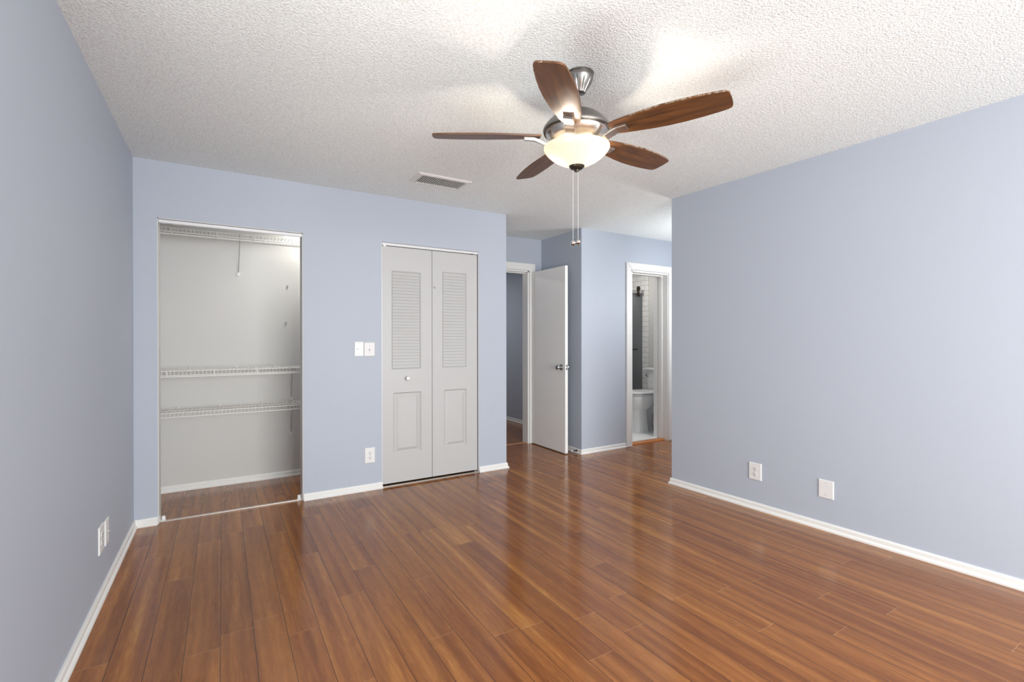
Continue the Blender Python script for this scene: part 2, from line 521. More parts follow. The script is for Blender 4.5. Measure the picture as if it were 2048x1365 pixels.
win2 = thing('added_window_2', 'invented white framed side window added to light the room from the left', 'window', (0, 0, 0), kind='structure')  # invented window, added for light from the left
x0, x1 = XL - 0.09, XL - 0.03
obj('window_frame', boxes([(x0, x1, LY0, LY1, 0.15, 0.20), (x0, x1, LY0, LY1, 2.10, 2.15), (x0, x1, LY0, LY0 + 0.05, 0.20, 2.10), (x0, x1, LY1 - 0.05, LY1, 0.20, 2.10),
                           (x0, x1, LY0 + 0.05, LY1 - 0.05, 1.13, 1.17)]), M_trim, win2)
obj('pane', boxes([(XL - 0.065, XL - 0.060, LY0 + 0.04, LY1 - 0.04, 0.19, 2.11)]), M_pane, win2)

# hallway beyond the door
struct('wall_hallway', boxes([(3.76, 3.88, YH + 0.11, 7.62, 0, H), (0.4, 3.88, 7.62, 7.74, 0, H), (0.28, 0.4, YH + 0.11, 7.74, 0, H)]), M_wall,
       'shaded blue hallway wall seen through the open doorway', 'wall')
# bathroom
struct('wall_bathroom', boxes([(5.30, 5.52, YWB, 6.0, 0, H), (3.88, 5.52, 5.88, 6.0, 0, H)]), M_white_wall,
       'grey-white painted bathroom wall behind the toilet', 'wall')
struct('wall_tile', boxes([(5.288, 5.30, 4.915, 5.87, 0, H), (3.88, 5.288, 5.868, 5.88, 0, H)]), M_tile,
       'white subway tiled wall of the shower', 'wall')
struct('floor_bathroom', boxes([(3.88, 5.30, YWB - 0.06, 5.868, 0.0, 0.012)]), M_bathfloor, 'white tiled bathroom floor', 'floor')

# ------------------------------------------------------------------ trim
PROFILE = [(0, 0), (0.020, 0), (0.021, 0.010), (0.016, 0.018), (0.011, 0.021), (0.011, 0.042), (0.006, 0.052), (0, 0.052)]
def sweep(pts, prof=PROFILE, side=1):
    """profile (offset, height) swept along a flat polyline; side=1 grows to the left of the direction"""
    bm = bmesh.new()
    P = [Vector((x, y)) for x, y in pts]
    rows = []
    for i, p in enumerate(P):
        d0 = (P[i] - P[i - 1]).normalized() if i > 0 else None
        d1 = (P[i + 1] - P[i]).normalized() if i < len(P) - 1 else None
        n0 = Vector((-d0.y, d0.x)) * side if d0 else None
        n1 = Vector((-d1.y, d1.x)) * side if d1 else None
        if n0 and n1:
            nn = (n0 + n1)
            nn = nn / (nn.dot(n0))
        else:
            nn = n0 or n1
        rows.append([bm.verts.new((p.x + nn.x * o, p.y + nn.y * o, z)) for o, z in prof])
    k = len(prof)
    for a, b in zip(rows, rows[1:]):
        for j in range(k):
            bm.faces.new((a[j], a[(j + 1) % k], b[(j + 1) % k], b[j]))
    bm.faces.new(rows[0]); bm.faces.new(rows[-1][::-1])
    return bm

def baseboard(name, pts, side, label):
    struct(name, sweep(pts, side=side), M_trim, label, 'baseboard')
baseboard('baseboard_left', [(XL, YREAR), (XL, YB), (OX0, YB)], -1, 'white baseboard along the left wall turning to the open closet')
baseboard('baseboard_back', [(OX1, YB), (BX0 + 0.004, YB)], -1, 'white baseboard between the open closet and the bifold door')
baseboard('baseboard_pillar', [(BX1, YB), (XC, YB), (XC, YH)], -1, 'short white baseboard on the narrow pillar beside the bifold door')
baseboard('baseboard_right', [(XR(YREAR), YREAR), (XR_FAR, YR_FAR), (5.40, YR_FAR)], 1, 'long white baseboard along the right wall')
baseboard('baseboard_entry', [(XB, YH), (XB, YW), (3.950, YW)], -1, 'white baseboard round the corner beside the bathroom doorway')
baseboard('baseboard_hall', [(3.76, YH + 0.12), (3.76, 7.62)], 1, 'white baseboard in the hallway beyond the open door')
baseboard('baseboard_closet', [(XL, 4.76), (0.86, 4.76), (0.86, YB + 0.117)], -1, 'low white baseboard at the back of the open closet')

# closet opening liners (painted drywall returns)
struct('trim_1', boxes([(OX0 - 0.001, OX0 + 0.006, YB + 0.002, YB + 0.118, 0, OZ), (OX1 - 0.006, OX1 + 0.001, YB + 0.002, YB + 0.118, 0, OZ),
                        (OX0, OX1, YB + 0.002, YB + 0.118, OZ - 0.006, OZ + 0.001)]), M_white_wall,
       'off-white return lining the open closet doorway', 'trim')
struct('trim_2', boxes([(BX0 - 0.001, BX0 + 0.004, YB + 0.002, YB + 0.118, 0, BZ), (BX1 - 0.004, BX1 + 0.001, YB + 0.002, YB + 0.118, 0, BZ)]), M_track,
       'grey-white jamb lining the bifold doorway', 'trim')

# bathroom door casing and jamb
cw = 0.085
def casing(x0, x1, z1, yface, left=True, right=True, mitre=True):
    bm = bmesh.new()
    th = 0.018
    def prism(poly):
        a = [bm.verts.new((x, yface, z)) for x, z in poly]
        b = [bm.verts.new((x, yface - th, z)) for x, z in poly]
        n = len(poly)
        bm.faces.new(a); bm.faces.new(b[::-1])
        for k in range(n):
            bm.faces.new((a[k], a[(k + 1) % n], b[(k + 1) % n], b[k]))
    if left:
        prism([(x0 - cw, 0), (x0 - 0.006, 0), (x0 - 0.006, z1 + 0.006), (x0 - cw, z1 + cw)])
    if right:
        prism([(x1 + 0.006, 0), (x1 + cw, 0), (x1 + cw, z1 + cw), (x1 + 0.006, z1 + 0.006)])
    prism([(x0 - 0.006, z1 + 0.006), (x1 + 0.006, z1 + 0.006), (x1 + cw, z1 + cw), (x0 - cw, z1 + cw)])
    bmesh.ops.bevel(bm, geom=[e for e in bm.edges if all(v.co.y < yface - th / 2 for v in e.verts)], offset=0.005, segments=2, affect='EDGES')
    return bm
struct('trim_3', casing(PX0, PX1, PZ, YW), M_trim, 'white mitred casing round the bathroom doorway', 'trim')
struct('trim_4', boxes([
    (PX0 - 0.002, PX0 + 0.018, YW - 0.004, YWB + 0.01, 0, PZ), (PX1 - 0.004, PX1 + 0.002, YW - 0.004, YWB + 0.01, 0, PZ),
    (PX0, PX1, YW - 0.004, YWB + 0.01, PZ - 0.018, PZ + 0.002),
    (PX0 + 0.018, PX0 + 0.030, YW + 0.07, YW + 0.11, 0, PZ - 0.018), (PX1 - 0.016, PX1 - 0.004, YW + 0.075, YW + 0.125, 0, PZ - 0.018),
    (PX1 - 0.012, PX1 - 0.004, YW + 0.15, YWB + 0.01, 0, PZ - 0.018),
    (PX0 + 0.018, PX1 - 0.004, YW + 0.07, YW + 0.11, PZ - 0.030, PZ - 0.018)], bev=0.002), M_trim,
    'white jamb with door stop inside the bathroom doorway', 'trim')
bm = bmesh.new()
prof = [(0.0, 0.0), (0.0, 0.006), (0.018, 0.017), (0.06, 0.020), (0.075, 0.013), (0.075, 0.0)]
a = [bm.verts.new((PX0, YW + 0.035 + o, z)) for o, z in prof]
b = [bm.verts.new((PX1 - 0.004, YW + 0.035 + o, z)) for o, z in prof]
bm.faces.new(a); bm.faces.new(b[::-1])
for k in range(6):
    bm.faces.new((a[k], b[k], b[(k + 1) % 6], a[(k + 1) % 6]))
struct('trim_5', bm, plain('oak_threshold', srgb(176, 112, 62), 0.35, noise=0.15, nscale=25),
       'orange-brown wood threshold under the bathroom doorway', 'threshold')
struct('trim_6', casing(HX0, HX1, HZ, YH), M_trim, 'white casing round the hallway doorway behind the open door', 'trim')
struct('trim_7', boxes([(HX0 - 0.002, HX0 + 0.016, YH - 0.003, YH + 0.113, 0, HZ), (HX1 - 0.016, HX1 + 0.002, YH - 0.003, YH + 0.113, 0, HZ),
                        (HX0, HX1, YH - 0.003, YH + 0.113, HZ - 0.016, HZ + 0.002), (HX0, HX1, YH + 0.05, YH + 0.085, HZ - 0.028, HZ - 0.016)]), M_trim,
       'white jamb of the hallway doorway', 'trim')
struct('trim_8', boxes([(HX0 + 0.016, HX1 - 0.016, YH + 0.04, YH + 0.075, 0, 0.006)], bev=0.002), plain('pale_floor_strip', srgb(176, 128, 92), 0.35, noise=0.1),
       'pale wood floor strip across the hallway doorway', 'threshold')
struct('trim_9', boxes([(OX0 + 0.006, OX1 - 0.006, YB + 0.026, YB + 0.052, 0, 0.007)], bev=0.002), M_alu,
       'pale metal floor strip across the open closet doorway', 'floor strip')
struct('trim_10', boxes([(BX0 + 0.004, BX1 - 0.004, YB + 0.0, YB + 0.03, 0, 0.008)], bev=0.002), M_alu,
       'pale metal floor strip under the white bifold door', 'floor strip')

# ------------------------------------------------------------------ bifold tracks and pivot brackets
def track(x0, x1, zt, label):
    t = thing('door_track', label, 'door track', ((x0 + x1) / 2, YB, zt))
    hx = (x1 - x0) / 2 - 0.002
    obj('rail', boxes([(-hx, hx, 0.002, 0.006, -0.024, -0.001), (-hx, hx, 0.024, 0.028, -0.024, -0.001), (-hx, hx, 0.002, 0.028, -0.004, 0.0)]), M_track, t)
    return t
t1 = track(OX0 + 0.006, OX1 - 0.006, OZ - 0.007, 'white overhead bifold track across the top of the open closet')
sl = bmesh.new(); box(sl, -0.37, -0.31, 0.008, 0.022, -0.030, -0.020, 0.002)
obj('pivot_block', sl, M_greywire, t1)
t2 = track(BX0 + 0.004, BX1 - 0.004, BZ, 'white overhead track above the closed bifold door')
sl = bmesh.new(); box(sl, -0.44, -0.415, 0.001, 0.022, -0.040, -0.020, 0.002)
obj('pivot_block', sl, M_plastic, t2)
sl = bmesh.new(); box(sl, 0.375, 0.400, 0.004, 0.020, -0.030, -0.020, 0.002)
obj('guide_roller', sl, M_dark, t2, label='dark guide roller')
def pivot(x, s, label):
    t = thing('floor_bracket', label, 'bracket', (x, YB + 0.045, 0), (0, 0, 0), 'bifold pivot brackets of the open closet')
    bm = bmesh.new()
    box(bm, 0 if s > 0 else -0.034, 0.034 if s > 0 else 0, -0.016, 0.016, 0.008, 0.012, 0.001)
    box(bm, 0 if s > 0 else -0.004, 0.004 if s > 0 else 0, -0.016, 0.016, 0.012, 0.045, 0.001)
    obj('angle_plate', bm, M_trim, t)
    bm = bmesh.new()
    lathe(bm, [(0.012, 0.012), (0.012, 0.034), (0.009, 0.038), (0.0, 0.038)], 20, Matrix.Translation((0.020 * s, 0, 0)))
    obj('pivot_socket', bm, M_plastic, t, smooth=True)
pivot(OX0 + 0.006, 1, 'small white pivot bracket on the floor at the closet left jamb')
pivot(OX1 - 0.006, -1, 'small white pivot bracket on the floor at the closet right jamb')

# ------------------------------------------------------------------ bifold door
D1 = thing('door_1', 'closed white bifold door with louvred upper panels', 'door', ((BX0 + BX1) / 2, YB + 0.008, 0.026), kind='structure')
def leaf(x0, x1, lv, pn, knob):
    """lv, pn = (x0, x1, z0, z1) of the louvre opening and of the raised panel, world coordinates"""
    dx, dz = (BX0 + BX1) / 2, 0.026
    lv = (lv[0] - dx, lv[1] - dx, lv[2] - dz, lv[3] - dz)
    pn = (pn[0] - dx, pn[1] - dx, pn[2] - dz, pn[3] - dz)
    a, b, zt, th = x0 - dx, x1 - dx, 1.998, 0.030
    bm = bmesh.new()
    for q in ((a, lv[0], 0, th, 0, zt), (lv[1], b, 0, th, 0, zt), (lv[0], lv[1], 0, th, lv[3], zt), (lv[0], lv[1], 0, th, pn[3], lv[2]), (lv[0], lv[1], 0, th, 0, pn[2])):
        box(bm, *q)
    if pn[0] > lv[0]:
        box(bm, lv[0], pn[0], 0, th, pn[2], pn[3])
    if pn[1] < lv[1]:
        box(bm, pn[1], lv[1], 0, th, pn[2], pn[3])
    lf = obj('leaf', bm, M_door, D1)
    # raised panel: sloping cove round a raised field
    bm = bmesh.new()
    def ring(i, y):
        return [(pn[0] + i, y, pn[2] + i), (pn[1] - i, y, pn[2] + i), (pn[1] - i, y, pn[3] - i), (pn[0] + i, y, pn[3] - i)]
    loft(bm, [ring(0.0, 0.028), ring(0.0, 0.001), ring(0.012, 0.011), ring(0.022, 0.011), ring(0.046, 0.002)], cap=True)
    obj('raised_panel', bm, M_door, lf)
    # louvres: border bead and sloping slats
    bm = bmesh.new()
    bw = 0.010
    loft(bm, [[(lv[0], 0.0, lv[2]), (lv[1], 0.0, lv[2]), (lv[1], 0.0, lv[3]), (lv[0], 0.0, lv[3])],
              [(lv[0] + bw, 0.009, lv[2] + bw), (lv[1] - bw, 0.009, lv[2] + bw), (lv[1] - bw, 0.009, lv[3] - bw), (lv[0] + bw, 0.009, lv[3] - bw)],
              [(lv[0] + bw, 0.028, lv[2] + bw), (lv[1] - bw, 0.028, lv[2] + bw), (lv[1] - bw, 0.028, lv[3] - bw), (lv[0] + bw, 0.028, lv[3] - bw)]], cap=False)
    n = 31
    h = (lv[3] - lv[2] - 2 * bw) / n
    for k in range(n):
        zc = lv[2] + bw + h * (k + 0.5)
        mt = Matrix.Translation(((lv[0] + lv[1]) / 2, 0.009, zc)) @ Matrix.Rotation(math.radians(-13), 4, 'X')
        box(bm, -(lv[1] - lv[0]) / 2 + bw, (lv[1] - lv[0]) / 2 - bw, -0.0028, 0.0028, -h * 0.50, h * 0.50, 0.001, mt)
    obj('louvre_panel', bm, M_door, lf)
    if knob:
        bm = bmesh.new()
        lathe(bm, [(0.0, 0.0), (0.010, 0.0), (0.009, 0.010), (0.008, 0.014), (0.016, 0.020), (0.019, 0.028), (0.016, 0.035), (0.008, 0.038), (0.0, 0.038)], 24,
              Matrix.Translation((knob[0] - dx, 0, knob[1] - dz)) @ Matrix.Rotation(PI / 2, 4, 'X'))
        obj('knob', bm, M_plastic, lf, smooth=True)
    return lf
leaf(1.142, 1.583, (1.222, 1.482, 0.985, 1.822), (1.236, 1.484, 0.268, 0.788), (1.357, 0.907))
lr = leaf(1.587, 2.030, (1.682, 1.922, 0.985, 1.845), (1.698, 1.922, 0.268, 0.788), None)
bm = bmesh.new()
tube(bm, [(1.606 - 1.5895, 0.0, 1.702 - 0.026), (1.606 - 1.5895, -0.008, 1.704 - 0.026), (1.610 - 1.5895, -0.012, 1.698 - 0.026), (1.612 - 1.5895, -0.009, 1.690 - 0.026)], 0.003, 8)
lathe(bm, [(0.0, 0.0), (0.008, 0.0), (0.007, 0.003), (0.0, 0.003)], 16, Matrix.Translation((1.607 - 1.5895, 0, 1.702 - 0.026)) @ Matrix.Rotation(PI / 2, 4, 'X'))
obj('coat_hook', bm, M_greywire, lr, smooth=True)
bm = bmesh.new(); box(bm, 0.415, 0.445, 0.004, 0.020, -0.018, 0.0, 0.002)
obj('pivot_pin', bm, M_chrome, D1)

# ------------------------------------------------------------------ hallway door, standing open
D2 = thing('door_2', 'plain white flush door standing open with a round steel knob', 'door', (3.150, 4.800, 0.010), kind='structure')
DW = 0.700
bm = bmesh.new(); box(bm, 0.0, 0.035, -DW, 0.0, 0, 2.025, 0.0015)
lf2 = obj('leaf', bm, plain('white_flush_door', (0.84, 0.835, 0.81), 0.4, noise=0.012, nscale=4), D2)
kz = 0.927
for s, x in ((-1, 0.0), (1, 0.035)):
    bm = bmesh.new()
    R = Matrix.Translation((x, -DW + 0.068, kz)) @ Matrix.Rotation(PI / 2 * s, 4, 'Y')
    lathe(bm, [(0.0, 0.0), (0.033, 0.0), (0.032, 0.005), (0.022, 0.010), (0.012, 0.012), (0.011, 0.030), (0.020, 0.034), (0.027, 0.044), (0.028, 0.054), (0.024, 0.062), (0.012, 0.066), (0.0, 0.0665)], 32, R)
    obj('door_knob', bm, M_chrome, lf2, smooth=True)
bm = bmesh.new(); box(bm, 0.006, 0.029, -DW - 0.0015, -DW, kz - 0.028, kz + 0.028, 0.001); box(bm, 0.012, 0.023, -DW - 0.010, -DW, kz - 0.008, kz + 0.008, 0.001)
obj('latch_plate', bm, M_chrome, lf2)
for hz in (0.18, 1.0, 1.84):
    bm = bmesh.new(); lathe(bm, [(0.0, hz - 0.045), (0.006, hz - 0.045), (0.006, hz + 0.045), (0.0, hz + 0.045)], 12, Matrix.Translation((-0.004, 0.0, 0)))
    obj('hinge', bm, M_chrome, lf2, smooth=True)

# spring door stop on the baseboard of the entry corner
ds = thing('door_stop', 'small white-tipped door stop on the baseboard behind the open door', 'door stop', (XB - 0.011, 4.088, 0.030))
bm = bmesh.new()
lathe(bm, [(0.0, 0.0), (0.011, 0.0), (0.010, 0.004), (0.0, 0.004)], 16, Matrix.Rotation(-PI / 2, 4, 'Y'))
tube(bm, [(-0.003, 0, 0)] + [(-0.003 - 0.0009 * k, 0.005 * math.cos(k * 1.05), 0.005 * math.sin(k * 1.05)) for k in range(1, 60)], 0.0014, 6)
obj('spring', bm, M_bronze, ds, smooth=True)
bm = bmesh.new(); lathe(bm, [(0.0, 0.0), (0.008, 0.0), (0.009, 0.010), (0.006, 0.014), (0.0, 0.014)], 16, Matrix.Translation((-0.054, 0, 0)) @ Matrix.Rotation(-PI / 2, 4, 'Y'))
obj('rubber_tip', bm, M_plastic, ds, smooth=True)

# ------------------------------------------------------------------ wall plates
def plate_frame(loc, facing):
    """local frame: x right, y into the wall, z up; facing = 'back' (faces -y), 'left' (on left wall, faces +x), 'right' (on right wall)"""
    rz = {'back': 0.0, 'left': PI / 2, 'right': -PI / 2 - math.atan(-XR_SLOPE) * -1}[facing]
    return loc, (0, 0, rz)

def wall_plate(name, label, cat, loc, facing, wd, ht, kind, m=None, group=None):
    l, r = plate_frame(loc, facing)
    t = thing(name, label, cat, l, r, group)
    m = m or M_plastic
    bm = bmesh.new()
    rings = []
    for i, y in ((0.0, 0.0), (0.0, -0.003), (0.003, -0.006), (0.006, -0.0065)):
        rings.append([(-wd / 2 + i, y, -ht / 2 + i), (wd / 2 - i, y, -ht / 2 + i), (wd / 2 - i, y, ht / 2 - i), (-wd / 2 + i, y, ht / 2 - i)])
    loft(bm, rings)
    obj('plate', bm, m, t)
    def screw(x, z):
        bm = bmesh.new(); lathe(bm, [(0.0, 0.0), (0.0035, 0.0), (0.003, 0.0012), (0.0, 0.0014)], 12, Matrix.Translation((x, -0.0062, z)) @ Matrix.Rotation(PI / 2, 4, 'X'))
        obj('screw', bm, M_greywire, t, smooth=True)
    if kind == 'duplex':
        for sz in (-0.0195, 0.0195):
            bm = bmesh.new()
            lathe(bm, [(0.0, 0.0), (0.0172, 0.0), (0.0168, 0.0022), (0.0, 0.0024)], 28, Matrix.Translation((0, -0.006, sz)) @ Matrix.Rotation(PI / 2, 4, 'X') @ Matrix.Diagonal((1, 0.86, 1, 1)))
            rc = obj('receptacle', bm, m, t, smooth=True)
            bm = bmesh.new()
            box(bm, -0.0078, -0.0054, -0.0090, -0.0080, sz - 0.001, sz + 0.009)
            box(bm, 0.0054, 0.0078, -0.0090, -0.0080, sz - 0.0005, sz + 0.0080)
            lathe(bm, [(0.0, 0.0), (0.0032, 0.0), (0.0032, 0.001), (0.0, 0.001)], 12, Matrix.Translation((0, -0.0081, sz - 0.0085)) @ Matrix.Rotation(PI / 2, 4, 'X'))
            obj('slots', bm, M_dark, rc)
        screw(0, 0)
    elif kind == 'blank':
        screw(0, ht * 0.33); screw(0, -ht * 0.33)
    elif kind == 'toggle':
        bm = bmesh.new(); box(bm, -0.005, 0.005, -0.016, -0.005, -0.011, 0.009, 0.0015, Matrix.Rotation(0.25, 4, 'X'))
        obj('toggle', bm, m, t)
        screw(0, 0.030); screw(0, -0.030)
    elif kind == 'slide':
        bm = bmesh.new(); box(bm, -0.017, 0.017, -0.0072, -0.0055, -0.004, 0.004)
        sl = obj('slot', bm, M_ivory, t)
        bm = bmesh.new(); box(bm, -0.018, -0.012, -0.011, -0.006, -0.0045, 0.0045, 0.001)
        obj('slide_knob', bm, M_greywire, sl)
        bm = bmesh.new(); box(bm, 0.004, 0.012, -0.009, -0.006, -0.003, 0.003, 0.001)
        obj('slide_mark', bm, M_ivory, sl)
        screw(0, -0.046); screw(0, 0.046)
    elif kind == 'cable':
        bm = bmesh.new(); lathe(bm, [(0.0, 0.0), (0.006, 0.0), (0.006, 0.003), (0.0045, 0.003), (0.0045, 0.009), (0.0, 0.009)], 16, Matrix.Translation((0, -0.0062, 0)) @ Matrix.Rotation(PI / 2, 4, 'X'))
        obj('coax_jack', bm, M_greywire, t, smooth=True)
        screw(0, 0.040); screw(0, -0.040)
    return t
wall_plate('fan_control', 'white slider control plate left of the light switch plate', 'switch', (0.951, YB, 1.1625), 'back', 0.074, 0.119, 'slide')
wall_plate('light_switch', 'ivory wall switch plate nearest the bifold door', 'switch', (1.035, YB, 1.159), 'back', 0.088, 0.117, 'toggle', M_ivory)
wall_plate('wall_outlet', 'white electrical outlet low on the wall between the two closets', 'outlet', (1.036, YB, 0.286), 'back', 0.084, 0.126, 'duplex')
wall_plate('wall_outlet', 'white electrical outlet low on the left wall near the corner', 'outlet', (XL, 2.968, 0.288), 'left', 0.092, 0.130, 'duplex')
wall_plate('cable_plate', 'white cable plate on the left wall beside the outlet', 'cable plate', (XL, 3.098, 0.280), 'left', 0.080, 0.124, 'cable')
wall_plate('wall_outlet', 'white electrical outlet low on the right wall', 'outlet', (XR(2.062), 2.062, 0.276), 'right', 0.094, 0.124, 'duplex')
wall_plate('blank_plate', 'blank white cover plate with two screws on the right wall', 'cover plate', (XR(1.592), 1.592, 0.268), 'right', 0.090, 0.118, 'blank')

# ------------------------------------------------------------------ closet shelves
def wire_shelf(z, label, brace_x, foot_x, foot_z, rod, hang, clips, brace_m):
    t = thing('wire_shelf', label, 'shelf', (0.18, 4.76, z), group=None)
    x0, x1 = -0.675, 0.675
    yf = -0.30
    bm = bmesh.new()
    n = 52
    for k in range(n + 1):
        x = x0 + (x1 - x0) * k / n
        tube(bm, [(x, -0.006, 0.0), (x, yf, 0.0), (x, yf - 0.004, -0.008), (x, yf - 0.003, -0.036)], 0.0017, 5)
    obj('deck_wires', bm, M_wire, t)
    bm = bmesh.new()
    for y, zz, r in ((-0.008, -0.004, 0.003), (-0.15, -0.004, 0.003), (yf + 0.004, -0.004, 0.0032), (yf - 0.003, -0.036, 0.0032)):
        tube(bm, [(x0, y, zz), (x1, y, zz)], r, 8)
    obj('rails', bm, M_wire, t)
    bx, fx = brace_x - 0.18, foot_x - 0.18
    bm = bmesh.new()
    tube(bm, [(bx, yf - 0.001, -0.004), (bx, yf + 0.01, -0.018), (fx, -0.010, foot_z - z + 0.012), (fx, -0.004, foot_z - z)], 0.0042, 8)
    br = obj('support_brace', bm, brace_m, t)
    bm = bmesh.new(); box(bm, fx - 0.010, fx + 0.010, -0.010, 0.0, foot_z - z - 0.022, foot_z - z + 0.012, 0.002)
    obj('foot', bm, M_plastic, br)
    if rod:
        bm = bmesh.new(); tube(bm, [(x0, yf - 0.002, -rod), (x1, yf - 0.002, -rod)], 0.0048, 10)
        rd = obj('hanging_rod', bm, M_wire, t, smooth=True)
        for x in hang:
            bm = bmesh.new(); box(bm, x - 0.18 - 0.0035, x - 0.18 + 0.0035, yf - 0.009, yf + 0.001, -rod - 0.004, -0.004, 0.001)
            obj('rod_hanger', bm, M_plastic, rd)
    for x in clips:
        bm = bmesh.new(); box(bm, x - 0.18 - 0.006, x - 0.18 + 0.006, -0.012, 0.0, -0.012, 0.012, 0.002)
        obj('wall_clip', bm, M_plastic, t)
    return t
wire_shelf(2.098, 'topmost white wire shelf under the head of the open closet', 0.125, 0.121, 1.812, 0.052, (-0.33, -0.035, 0.225, 0.52), (-0.26, -0.03, 0.33), M_greywire)
wire_shelf(1.002, 'middle white wire shelf with hanging rod in the open closet', 0.511, 0.533, 0.712, 0.047, (-0.36, -0.055, 0.245, 0.555), (-0.23, 0.10, 0.40), M_greywire)
wire_shelf(0.682, 'lowest white wire shelf in the open closet', 0.511, 0.532, 0.394, 0.0, (), (-0.31, -0.02, 0.30), M_greywire)
def anchor(x, z, label):
    bm = bmesh.new()
    lathe(bm, [(0.0, 0.0), (0.009, 0.0), (0.008, 0.003), (0.004, 0.004), (0.004, 0.014), (0.006, 0.016), (0.0, 0.017)], 14, Matrix.Rotation(PI / 2, 4, 'X'))
    box(bm, -0.006, 0.006, -0.012, -0.002, -0.016, -0.004, 0.001)
    tag(obj('wall_anchor', bm, M_greywire, loc=(x, 4.76, z), smooth=True), label, 'wall anchor')
anchor(0.506, 1.727, 'tiny grey shelf clip screwed high on the closet back wall')
anchor(0.493, 1.397, 'tiny grey shelf clip screwed at mid height on the closet back wall')

# ------------------------------------------------------------------ ceiling vent and hook
vt = thing('ceiling_vent', 'white rectangular ceiling vent with slanted fins', 'vent', (1.418, 3.385, H))
bm = bmesh.new()
vx, vy, f = 0.212, 0.110, 0.036
for i, (o, z) in enumerate(((0, 0),)):
    loft(bm, [[(-vx, -vy, 0), (vx, -vy, 0), (vx, vy, 0), (-vx, vy, 0)], [(-vx + .003, -vy + .003, -0.005), (vx - .003, -vy + .003, -0.005), (vx - .003, vy - .003, -0.005), (-vx + .003, vy - .003, -0.005)],
              [(-vx + f, -vy + f * .6, -0.012), (vx - f, -vy + f * .6, -0.012), (vx - f, vy - f * .6, -0.012), (-vx + f, vy - f * .6, -0.012)],
              [(-vx + f, -vy + f * .6, -0.001), (vx - f, -vy + f * .6, -0.001), (vx - f, vy - f * .6, -0.001), (-vx + f, vy - f * .6, -0.001)]], cap=False)
obj('flange', bm, M_vent, vt)
obj('duct_opening', boxes([(-vx + f, vx - f, -vy + f * .6, vy - f * .6, -0.0015, -0.0005)]), M_duct, vt)
for k in range(20):
    x = -vx + f + (2 * vx - 2 * f) * (k + 0.5) / 20
    bm = bmesh.new()
    box(bm, -0.0022, 0.0022, -vy + f * .6, vy - f * .6, -0.0035, 0.0035, 0.0, Matrix.Translation((x, 0, -0.008)) @ Matrix.Rotation(math.radians(10), 4, 'Y'))
    obj('fin', bm, M_dust, vt)
hk = thing('ceiling_hook', 'tiny white hook in the ceiling near the right wall', 'hook', (3.077, 2.547, H))
bm = bmesh.new()
lathe(bm, [(0.0, 0.0), (0.009, 0.0), (0.008, -0.004), (0.0, -0.005)], 16)
tube(bm, [(0, 0, -0.003), (0, 0, -0.018)] + [(0.010 - 0.010 * math.cos(a), 0, -0.018 - 0.010 * math.sin(a)) for a in [PI * k / 8 for k in range(1, 8)]], 0.002, 8)
obj('hook', bm, M_greywire, hk, smooth=True)

# ------------------------------------------------------------------ ceiling fan
FC = Vector((1.3826, 1.7136, 2.1613))
fan = thing('ceiling_fan', 'five-blade brown ceiling fan with lit frosted bowl lamp', 'ceiling fan', (1.388, 1.699, H))
TX, TY = 0.0234, 0.0241
ex, ey = Vector((1, 0, TX)).normalized(), Vector((0, 1, TY)).normalized()
ez = ex.cross(ey).normalized(); ey = ez.cross(ex)
TILT = Matrix((ex, ey, ez)).transposed().to_4x4()
BASE = Matrix.Translation(FC - Vector((1.388, 1.699, H))) @ TILT        # local frame of the hanging body

def fobj(name, bm, m, parent=None, smooth=True, mtx=None, **kw):
    o = obj(name, bm, m, parent or fan, smooth, **kw)
    if parent is None:
        o.matrix_local = mtx if mtx is not None else BASE
    return o

bm = bmesh.new()
# fluted bell canopy
t = bmesh.new()
prof = [(0.020, -0.088), (0.026, -0.086), (0.030, -0.078), (0.040, -0.062), (0.052, -0.044), (0.060, -0.026), (0.0625, -0.012), (0.0605, -0.007), (0.0640, -0.005), (0.0640, 0.0)]
nn = 80
rings = []
for r, z in prof:
    k = max(0.0, min(1.0, (-z - 0.010) / 0.03)) * 0.07
    rings.append([(r * (1 - k * (1 if (j % 8) == 0 else 0)) * math.cos(2 * PI * j / nn), r * (1 - k * (1 if (j % 8) == 0 else 0)) * math.sin(2 * PI * j / nn), z) for j in range(nn)])
loft(t, rings)
merge(bm, t)
o = obj('canopy', bm, M_nickel, fan, True)
bm = bmesh.new(); lathe(bm, [(0.0, 0.0), (0.0125, 0.0), (0.0125, 0.20), (0.022, 0.205), (0.024, 0.215), (0.014, 0.228), (0.0, 0.228)], 24)
lathe(bm, [(0.0, 0.085), (0.024, 0.085), (0.024, 0.100), (0.016, 0.118), (0.0, 0.118)], 24)
fobj('downrod', bm, M_bronze)
bm = bmesh.new()
lathe(bm, [(0.0, 0.120), (0.035, 0.118), (0.070, 0.106), (0.098, 0.092), (0.118, 0.076), (0.124, 0.070), (0.128, 0.066), (0.140, 0.053), (0.150, 0.040), (0.153, 0.030), (0.151, 0.024)], 64, cap=False)
lathe(bm, [(0.151, 0.024), (0.143, 0.026), (0.138, 0.030)], 64, cap=False)
mh = fobj('motor_housing', bm, M_nickel)
bm = bmesh.new(); lathe(bm, [(0.1515, 0.0245), (0.1495, 0.018), (0.143, 0.018), (0.141, 0.024)], 64, cap=False)
obj('dark_band', bm, M_bronze, mh, True)
bm = bmesh.new(); lathe(bm, [(0.143, 0.022), (0.139, 0.010), (0.130, -0.004), (0.116, -0.018), (0.098, -0.030), (0.082, -0.036), (0.0, -0.036)], 64, cap=False)
fobj('flywheel_cover', bm, M_nickel_lt)

